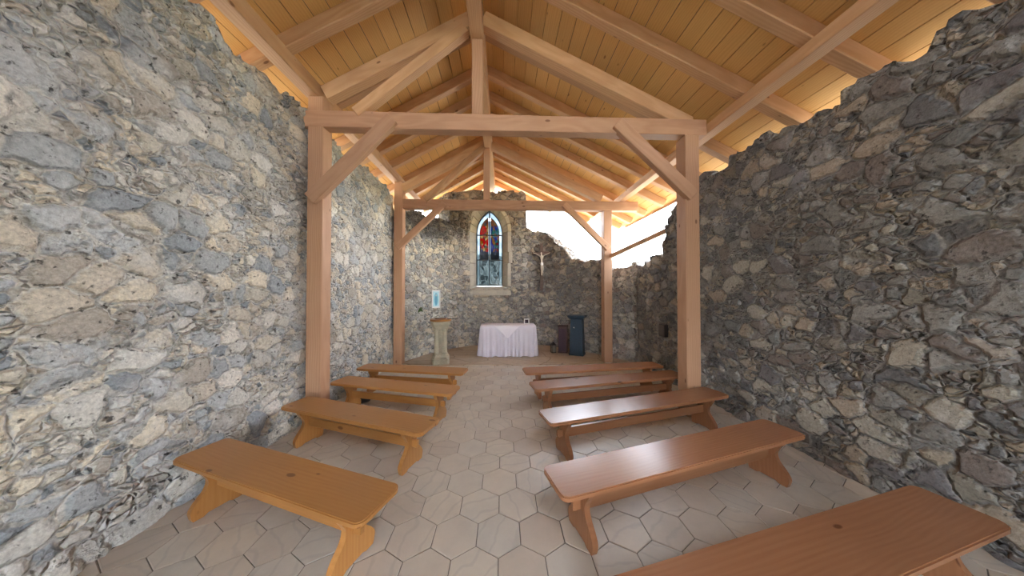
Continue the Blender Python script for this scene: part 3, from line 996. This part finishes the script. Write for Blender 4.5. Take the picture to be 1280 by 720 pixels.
# ------------------------------------------------------------------ altar
AX0, AX1, AY0, AY1, AH = -0.57, 0.885, 6.97, 7.55, 0.818
FZ = 0.017
def altar():
    cx, cy = (AX0 + AX1) / 2, (AY0 + AY1) / 2
    a = empty('altar_table', (cx, cy, FZ))
    tag(a, 'altar table hidden under its white cloth in the apse', 'altar')
    w, d = AX1 - AX0 - 0.04, AY1 - AY0 - 0.04
    T = Matrix.Translation
    link_mesh('table_top', box_bm(w, d, 0.04, 0.004), M['pine_post'], a, T((cx, cy, AH - 0.027)))
    for sx in (-1, 1):
        for sy in (-1, 1):
            link_mesh('leg', box_bm(0.06, 0.06, AH - 0.05 - FZ, 0.004), M['pine_post'], a, T((cx + sx * (w / 2 - 0.08), cy + sy * (d / 2 - 0.08), (AH - 0.05 + FZ) / 2)))
    # cloth: top plus a skirt falling in folds
    bm = bmesh.new()
    per = []
    r = 0.045
    W2, D2 = (AX1 - AX0) / 2, (AY1 - AY0) / 2
    def sup(t):      # rounded rectangle by angle walk
        pass
    corners = [(W2 - r, -D2 + r, -90), (W2 - r, D2 - r, 0), (-W2 + r, D2 - r, 90), (-W2 + r, -D2 + r, 180)]
    outline = []
    for k, (x, y, a0) in enumerate(corners):
        for i in range(7):
            an = math.radians(a0 + 15 * i)
            outline.append((x + r * math.cos(an), y + r * math.sin(an), math.cos(an), math.sin(an)))
        nx, ny, na = corners[(k + 1) % 4]
        x1, y1 = outline[-1][0], outline[-1][1]
        an = math.radians(na)
        x2, y2 = nx + r * math.cos(an), ny + r * math.sin(an)
        m = int(math.hypot(x2 - x1, y2 - y1) / 0.009)
        for i in range(1, m):
            outline.append((x1 + (x2 - x1) * i / m, y1 + (y2 - y1) * i / m, math.cos(an), math.sin(an)))
    N = len(outline)
    rows = 22
    s = 0.0
    arc = [0.0]
    for i in range(1, N):
        arc.append(arc[-1] + math.hypot(outline[i][0] - outline[i - 1][0], outline[i][1] - outline[i - 1][1]))
    grid = []
    for j in range(rows + 1):
        f = j / rows
        row = []
        for i, (x, y, nx, ny) in enumerate(outline):
            s = arc[i]
            fold = (math.sin(s * 52 + 2.2 * math.sin(s * 7.3)) * 0.6 + math.sin(s * 31 + 1.3 + 1.5 * math.sin(s * 4.1)) * 0.5)
            amp = 0.003 + 0.026 * f ** 0.8
            flare = 0.012 + 0.055 * f
            z = AH - f * (AH - FZ - 0.012)
            if f > 0.85:
                z += 0.012 * math.sin(s * 17 + 1) * (f - 0.85) / 0.15
                z = max(z, FZ + 0.004)
            dd = flare + fold * amp
            if f == 0: dd, z = 0.0, AH
            if j == 1: dd = 0.012 + fold * 0.003
            row.append(bm.verts.new((cx + x + nx * dd, cy + y + ny * dd, z)))
        grid.append(row)
    for a_, b_ in zip(grid, grid[1:]):
        for i in range(N):
            bm.faces.new((a_[i], a_[(i + 1) % N], b_[(i + 1) % N], b_[i]))
    bm.faces.new(grid[0])
    bmesh.ops.recalc_face_normals(bm, faces=bm.faces)
    tag(link_mesh('tablecloth', bm, M['linen'], smooth=True), 'long white pleated cloth covering the altar down to the floor', 'tablecloth')
    # square overlay laid cornerwise, its point hanging over the front edge
    bm = bmesh.new()
    n = 16
    yf = cy - D2 - 0.001
    xc = 0.13
    def over(u, v):    # u across -1..1, v 0..1 from back to hanging point
        half = 0.62 if v < 0.55 else 0.33 * (1 - (v - 0.55) / 0.45)
        if v < 0.55:
            y = cy + D2 * 0.9 - (v / 0.55) * (cy + D2 * 0.9 - yf + 0.012)
            half = 0.62 - 0.29 * (v / 0.55)
            return (xc + u * half, y, AH + 0.006)
        g = (v - 0.55) / 0.45
        half = 0.33 * (1 - g) + 0.004
        return (xc + u * half + 0.01 * g, yf - 0.026 - 0.075 * g + 0.006 * math.sin(u * 9) * g, AH + 0.002 - 0.31 * g)
    rows_ = []
    for j in range(28):
        v = j / 27
        rows_.append([bm.verts.new(over(-1 + 2 * i / n, v)) for i in range(n + 1)])
    for a_, b_ in zip(rows_, rows_[1:]):
        for i in range(n):
            bm.faces.new((a_[i], a_[i + 1], b_[i + 1], b_[i]))
    bmesh.ops.recalc_face_normals(bm, faces=bm.faces)
    bmesh.ops.solidify(bm, geom=list(bm.faces), thickness=0.002)
    tag(link_mesh('altar_overlay', bm, M['linen2'], smooth=True), 'white overlay cloth with its triangular point hanging over the altar front', 'cloth')
altar()

# small white picture frame standing on the altar
pf = empty('photo_frame', (0.67, 7.32, AH + 0.001))
tag(pf, 'small white standing frame on the right of the altar', 'frame')
T = Matrix.Translation
for dx in (-1, 1):
    link_mesh('frame_side', box_bm(0.026, 0.03, 0.145, 0.002), M['white_paint'], pf, T((0.67 + dx * 0.06, 7.32, AH + 0.0745)))
for dz in (0.014, 0.135):
    link_mesh('frame_rail', box_bm(0.093, 0.028, 0.024, 0.002), M['white_paint'], pf, T((0.67, 7.32, AH + 0.001 + dz)))
link_mesh('picture', box_bm(0.092, 0.006, 0.096, 0), M['maroon'], pf, T((0.67, 7.325, AH + 0.0755)))
cd = empty('candle', (0.745, 7.33, AH + 0.001))
tag(cd, 'tiny ivory candle beside the white frame on the altar', 'candle')
link_mesh('wax_body', lathe_bm([(0.016, 0), (0.017, 0.004), (0.016, 0.035), (0.012, 0.037)], 16), M['wax'], cd, T((0.745, 7.33, AH + 0.001)))
link_mesh('wick', lathe_bm([(0.0015, 0), (0.001, 0.01)], 8), M['black'], cd, T((0.745, 7.33, AH + 0.038)))

# ------------------------------------------------------------------ stone pedestal with wooden top
def pedestal():
    x, y = -1.475, 6.45
    p = empty('stone_pedestal', (x, y, FZ), 0.2)
    tag(p, 'pale carved stone pedestal with four columns and round wooden top', 'pedestal')
    R = p.matrix_basis
    def chamfer(w, c):
        return [(w - c, -w), (w, -w + c), (w, w - c), (w - c, w), (-w + c, w), (-w, w - c), (-w, -w + c), (-w + c, -w)]
    def loft(levels, name, mat):
        bm = bmesh.new()
        rs = [[bm.verts.new((a, b, z)) for a, b in chamfer(w, c)] for w, c, z in levels]
        for a_, b_ in zip(rs, rs[1:]):
            for i in range(8): bm.faces.new((a_[i], a_[(i + 1) % 8], b_[(i + 1) % 8], b_[i]))
        bm.faces.new(rs[0]); bm.faces.new(rs[-1])
        bmesh.ops.recalc_face_normals(bm, faces=bm.faces)
        bmesh.ops.bevel(bm, geom=list(bm.edges), offset=0.005, segments=1, affect='EDGES')
        return link_mesh(name, bm, mat, p, R.copy())
    loft([(0.205, 0.05, 0), (0.205, 0.05, 0.13)], 'plinth', M['font_stone'])
    loft([(0.20, 0.06, 0.131), (0.195, 0.06, 0.16), (0.165, 0.05, 0.20), (0.155, 0.05, 0.235)], 'base_moulding', M['font_stone'])
    for sx in (-1, 1):
        for sy in (-1, 1):
            bm = lathe_bm([(0.064, 0), (0.066, 0.02), (0.055, 0.035), (0.052, 0.30), (0.050, 0.47), (0.058, 0.49), (0.056, 0.51), (0.075, 0.56), (0.08, 0.575)], 20)
            link_mesh('column', bm, M['font_stone'], p, R @ T((sx * 0.092, sy * 0.092, 0.236)), smooth=True)
    link_mesh('core', box_bm(0.13, 0.13, 0.575, 0.005), M['font_stone'], p, R @ T((0, 0, 0.236 + 0.2875)))
    loft([(0.155, 0.05, 0.812), (0.175, 0.05, 0.86), (0.215, 0.055, 0.93), (0.225, 0.06, 0.99)], 'capital', M['font_stone'])
    bm = lathe_bm([(0.235, 0), (0.25, 0.008), (0.25, 0.04), (0.242, 0.05)], 40)
    link_mesh('wooden_top', bm, M['bench_l'], p, R @ T((0, 0, 0.992)))
    b = lathe_bm([(0.12, 0), (0.135, 0.012), (0.13, 0.022), (0.03, 0.026)], 30)
    d = link_mesh('wooden_dish', b, M['bench_r'], None, T((x - 0.01, y, FZ + 1.043)))
    tag(d, 'flat round brown wooden dish on the stone pedestal', 'dish')
    # small ladle-like rod lying across the edge
    r = beam('metal_rod', (x + 0.16, y - 0.02, FZ + 1.050), (x + 0.42, y - 0.05, FZ + 1.050), 0.012, 0.012, M['iron'], bevel=0.004)
    tag(r, 'thin dark rod sticking out over the right edge of the pedestal', 'rod')
pedestal()

# ------------------------------------------------------------------ things on the apse wall
def wall_point(xpix):
    """point of the apse wall plan on a bearing"""
    k = (xpix - 628) / 332
    for (x0, y0), (x1, y1) in zip(APSE, APSE[1:]):
        f0, f1 = x0 - k * y0, x1 - k * y1
        if f0 * f1 <= 0 and f0 != f1:
            t = f0 / (f0 - f1)
            return Vector((x0 + (x1 - x0) * t, y0 + (y1 - y0) * t, 0)), Vector((x1 - x0, y1 - y0, 0)).normalized()
p, d = wall_point(544.5)
n = Vector((d.y, -d.x, 0))
q = p + n * 0.05
ic = empty('icon_picture', (q.x, q.y, EYE - 0.47), math.atan2(d.y, d.x))
tag(ic, 'upright pale blue holy picture in a white frame on the apse wall', 'picture')
R = ic.matrix_basis.copy() @ T((0, 0, 0.26))
link_mesh('mount', box_bm(0.28, 0.02, 0.50, 0.003), M['white_paint'], ic, R)
link_mesh('print', box_bm(0.20, 0.004, 0.42, 0), M['icon'], ic, R @ T((0, -0.0125, 0)))
for s in (-1, 1):
    link_mesh('frame_side', box_bm(0.022, 0.012, 0.50, 0.002), M['white_paint'], ic, R @ T((s * 0.129, -0.016, 0)))
    link_mesh('frame_rail', box_bm(0.236, 0.012, 0.022, 0.002), M['white_paint'], ic, R @ T((0, -0.016, s * 0.239)))

# fern tuft growing out of the wall
p, d = wall_point(526)
n = Vector((d.y, -d.x, 0))
c = p + n * 0.03 + Vector((0, 0, EYE - 0.46))
bm = bmesh.new()
rn = random.Random(5)
for k in range(46):
    a = rn.uniform(0, 2 * PI); e = rn.uniform(-0.6, 1.0)
    dirv = (n * rn.uniform(0.2, 1.0) + d * math.cos(a) * 0.9 + Vector((0, 0, 1)) * e * 0.7).normalized()
    side = dirv.cross(Vector((0, 0, 1))).normalized()
    L = rn.uniform(0.05, 0.12)
    o = c + d * rn.uniform(-0.05, 0.05) + Vector((0, 0, rn.uniform(-0.04, 0.04)))
    prev = None
    for j in range(5):
        f = j / 4
        q = o + dirv * L * f + Vector((0, 0, -0.05 * f * f))
        w = 0.013 * math.sin(min(1, f + 0.15) * PI) + 0.001
        cur = (bm.verts.new(q - side * w), bm.verts.new(q + side * w))
        if prev: bm.faces.new((prev[0], prev[1], cur[1], cur[0]))
        prev = cur
tag(link_mesh('wall_fern', bm, M['leaf']), 'small green tuft of fern growing from the wall left of the picture', 'plant')

# crucifix
p, d = wall_point(677)
n = Vector((d.y, -d.x, 0))
q = p + n * 0.09
cr = empty('crucifix', (q.x, q.y, EYE + 0.02), math.atan2(d.y, d.x))
tag(cr, 'dark wooden crucifix with a pale figure, hanging on the right of the apse wall', 'crucifix')
R = cr.matrix_basis.copy()
link_mesh('upright', box_bm(0.09, 0.045, 1.50, 0.006), M['cross_wood'], cr, R @ T((0, 0, 0.75)) )
link_mesh('crossbar', box_bm(0.60, 0.04, 0.085, 0.006), M['cross_wood'], cr, R @ T((0, -0.004, 1.19)))
def skin_fig(verts, edges, name, mat, parent, matrix, sub=1):
    me = bpy.data.meshes.new(name)
    me.from_pydata([v[:3] for v in verts], edges, [])
    o = bpy.data.objects.new(name, me); COL.objects.link(o)
    o.modifiers.new('skin', 'SKIN'); o.modifiers['skin'].use_smooth_shade = True
    sv = me.skin_vertices[0].data
    for i, v in enumerate(verts):
        sv[i].radius = (v[3], v[3] * 0.8); sv[i].use_root = (i == 0)
    m = o.modifiers.new('sub', 'SUBSURF'); m.levels = sub; m.render_levels = sub
    me.materials.append(mat)
    o.parent = parent
    o.matrix_local = parent.matrix_basis.inverted() @ matrix
    return o
V = [(0.01, -0.05, 0.86, .040), (0, -0.055, 0.97, .036), (0, -0.055, 1.07, .050), (0, -0.05, 1.13, .022), (-0.012, -0.07, 1.185, .030), (-0.014, -0.07, 1.215, .024),
     (0.06, -0.05, 1.10, .022), (0.15, -0.04, 1.15, .015), (0.25, -0.03, 1.20, .011), (0.275, -0.03, 1.21, .010),
     (-0.06, -0.05, 1.10, .022), (-0.15, -0.04, 1.15, .015), (-0.25, -0.03, 1.20, .011), (-0.275, -0.03, 1.21, .010),
     (0.035, -0.055, 0.80, .028), (0.04, -0.075, 0.67, .021), (0.012, -0.045, 0.52, .013), (0.01, -0.06, 0.48, .010),
     (-0.018, -0.055, 0.80, .028), (-0.012, -0.075, 0.67, .021), (-0.006, -0.045, 0.53, .013), (-0.006, -0.062, 0.49, .010)]
E_ = [(0, 1), (1, 2), (2, 3), (3, 4), (4, 5), (2, 6), (6, 7), (7, 8), (8, 9), (2, 10), (10, 11), (11, 12), (12, 13), (0, 14), (14, 15), (15, 16), (16, 17), (0, 18), (18, 19), (19, 20), (20, 21)]
skin_fig(V, E_, 'figure', M['corpus'], cr, R)
link_mesh('loincloth', lathe_bm([(0.040, 0), (0.047, 0.03), (0.045, 0.07), (0.040, 0.09)], 16), M['white_paint'], cr, R @ T((0.008, -0.052, 0.80)), smooth=True)

# ------------------------------------------------------------------ things on the right of the apse
def dark_lectern():
    x, y = 2.02, 7.12
    p = empty('blue_stand', (x, y, FZ), -0.5)
    tag(p, 'tall dark blue tapering stand with a flared top in the right of the apse', 'stand')
    R = p.matrix_basis.copy()
    def sq(levels, name):
        bm = bmesh.new()
        rs = [[bm.verts.new((a * w, b * w * 0.8, z)) for a, b in ((-1, -1), (1, -1), (1, 1), (-1, 1))] for w, z in levels]
        for a_, b_ in zip(rs, rs[1:]):
            for i in range(4): bm.faces.new((a_[i], a_[(i + 1) % 4], b_[(i + 1) % 4], b_[i]))
        bm.faces.new(rs[0]); bm.faces.new(rs[-1])
        bmesh.ops.recalc_face_normals(bm, faces=bm.faces)
        bmesh.ops.bevel(bm, geom=list(bm.edges), offset=0.006, segments=2, affect='EDGES')
        return link_mesh(name, bm, M['navy'], p, R.copy())
    sq([(0.19, 0), (0.19, 0.05)], 'foot')
    sq([(0.178, 0.051), (0.150, 0.96)], 'shaft')
    sq([(0.155, 0.961), (0.20, 0.99), (0.225, 1.03), (0.225, 1.06)], 'flared_top')
    link_mesh('candle_glint', lathe_bm([(0.0, 0), (0.014, 0.002), (0.016, 0.010), (0.008, 0.018)], 12, False), M['white_paint'], p,  # small white dot modelled as a candle glint on the shaft
              R @ T((-0.055, -0.135, 0.74)) @ Matrix.Rotation(PI / 2, 4, 'X'))
dark_lectern()
pb = empty('wooden_box_stand', (1.70, 7.42, FZ), -0.35)
tag(pb, 'narrow dark reddish brown upright cabinet left of the blue stand', 'cabinet')
R = pb.matrix_basis.copy()
link_mesh('body', box_bm(0.24, 0.22, 0.72, 0.006), M['dark_wood'], pb, R @ T((0, 0, 0.36)))
link_mesh('cabinet_top', box_bm(0.265, 0.245, 0.025, 0.005), M['dark_wood'], pb, R @ T((0, 0, 0.733)))
link_mesh('door', box_bm(0.19, 0.014, 0.62, 0.004), M['maroon'], pb, R @ T((0, -0.118, 0.36)))
link_mesh('foot_rail', box_bm(0.255, 0.235, 0.03, 0.004), M['dark_wood'], pb, R @ T((0, 0, 0.016)))

def lantern():
    x, y = 1.42, 7.38
    p = empty('candle_lantern', (x, y, FZ), 0.2)
    tag(p, 'small black lantern with glass sides on the apse floor', 'lantern')
    R = p.matrix_basis.copy()
    link_mesh('base', box_bm(0.13, 0.13, 0.02, 0.003), M['black'], p, R @ T((0, 0, 0.010)))
    for sx in (-1, 1):
        for sy in (-1, 1):
            link_mesh('corner_bar', box_bm(0.012, 0.012, 0.19, 0.002), M['black'], p, R @ T((sx * 0.055, sy * 0.055, 0.115)))
    link_mesh('glass', box_bm(0.10, 0.10, 0.185, 0), M['lantern_glass'], p, R @ T((0, 0, 0.114)))
    link_mesh('roof', lathe_bm([(0.095, 0), (0.09, 0.012), (0.03, 0.065), (0.026, 0.085), (0.01, 0.09)], 4, True, PI / 4), M['black'], p, R @ T((0, 0, 0.211)))
    bm = bmesh.new()
    for k in range(12):
        a0, a1 = 2 * PI * k / 12, 2 * PI * (k + 1) / 12
        q = [bm.verts.new(((0.024 + e) * math.cos(a), f, (0.024 + e) * math.sin(a))) for a in (a0, a1) for e, f in ((-.003, -.003), (.003, -.003), (.003, .003), (-.003, .003))]
        for i in range(4): bm.faces.new((q[i], q[(i + 1) % 4], q[4 + (i + 1) % 4], q[4 + i]))
    link_mesh('ring_handle', bm, M['black'], p, R @ T((0, 0, 0.322)))
    cdl = link_mesh('pillar_candle', lathe_bm([(0.03, 0), (0.031, 0.005), (0.03, 0.10), (0.02, 0.102)], 16), M['wax'], None, R @ T((0, 0, 0.0205)))
    tag(cdl, 'short ivory pillar candle inside the small black lantern', 'candle')
lantern()

# small dark electric box on the right wall
eb = empty('wall_box', (3.15, 5.09, EYE - 0.76))
tag(eb, 'small dark rectangular box fixed low on the right stone wall', 'box')
for nm, b, mt, loc in (('housing', box_bm(0.07, 0.20, 0.24, 0.008), M['black'], (3.145, 5.09, EYE - 0.76)),
                       ('lid', box_bm(0.014, 0.17, 0.21, 0.005), M['iron'], (3.102, 5.09, EYE - 0.76))):
    link_mesh(nm, b, mt, eb, T(loc))

# dark cloth bag and gravel by the left wall under the benches
bm = bmesh.new()
bmesh.ops.create_icosphere(bm, subdivisions=4, radius=1)
for v in bm.verts:
    k = 1 + 0.18 * noise.noise(v.co * 2.3)
    v.co = Vector((v.co.x * 0.12 * k, v.co.y * 0.07 * k, max(0, (v.co.z * 0.5 + 0.45)) * 0.07 * k))
tag(link_mesh('dark_pouch', bm, M['black'], matrix=T((-2.17, 4.22, 0.001)), smooth=True), 'small dark crumpled pouch on the floor beneath the left benches', 'pouch')

# ------------------------------------------------------------------ outside: ground and hills
def ground():
    bm = bmesh.new()
    rings = []
    for r in (9, 14, 25, 60, 150, 400):
        row = []
        for i in range(96):
            a = 2 * PI * i / 96
            z = -0.15 - 0.02 * r + 0.2 * noise.noise(Vector((math.cos(a) * r * 0.2, math.sin(a) * r * 0.2, 0)))
            row.append(bm.verts.new((0.3 + r * math.cos(a), 3 + r * math.sin(a), max(z, -6))))
        rings.append(row)
    c = bm.verts.new((0.3, 3, -0.2))
    for i in range(96): bm.faces.new((c, rings[0][i], rings[0][(i + 1) % 96]))
    for a_, b_ in zip(rings, rings[1:]):
        for i in range(96): bm.faces.new((a_[i], b_[i], b_[(i + 1) % 96], a_[(i + 1) % 96]))
    bmesh.ops.recalc_face_normals(bm, faces=bm.faces)
    struct(link_mesh('ground', bm, M['grass'], smooth=True), 'sunlit ground outside the ruined walls', 'ground')
ground()
def hills():
    bm = bmesh.new()
    prof = [(-80, 30), (-20, 33), (20, 32), (35, 44), (50, 50), (62, 42), (75, 36), (90, 30), (105, 36), (125, 28), (160, 30), (200, 22), (260, 15)]
    n = 150
    front, crest, back = [], [], []
    for i in range(n + 1):
        x = -80 + 340 * i / n
        h = interp(x, prof) + 2.0 * noise.noise(Vector((x * 0.08, 0, 0))) + 0.8 * noise.noise(Vector((x * 0.3, 2, 0)))
        front.append(bm.verts.new((x, 170, -8))); crest.append([bm.verts.new((x + 4 * f, 170 + 70 * f, -8 + (h + 10) * math.sin(f * PI / 2) + 1.5 * f * (1 - f) * 4 * noise.noise(Vector((x * .1, f * 6, 0))))) for f in (0.15, 0.3, 0.5, 0.75, 1.0)])
        back.append(bm.verts.new((x, 320, -8)))
    for i in range(n):
        a = [front[i]] + crest[i] + [back[i]]; b = [front[i + 1]] + crest[i + 1] + [back[i + 1]]
        for k in range(len(a) - 1): bm.faces.new((a[k], b[k], b[k + 1], a[k + 1]))
    bmesh.ops.recalc_face_normals(bm, faces=bm.faces)
    struct(link_mesh('hills', bm, M['hill'], smooth=True), 'pale hazy hillside beyond the broken right wall', 'hill')
hills()
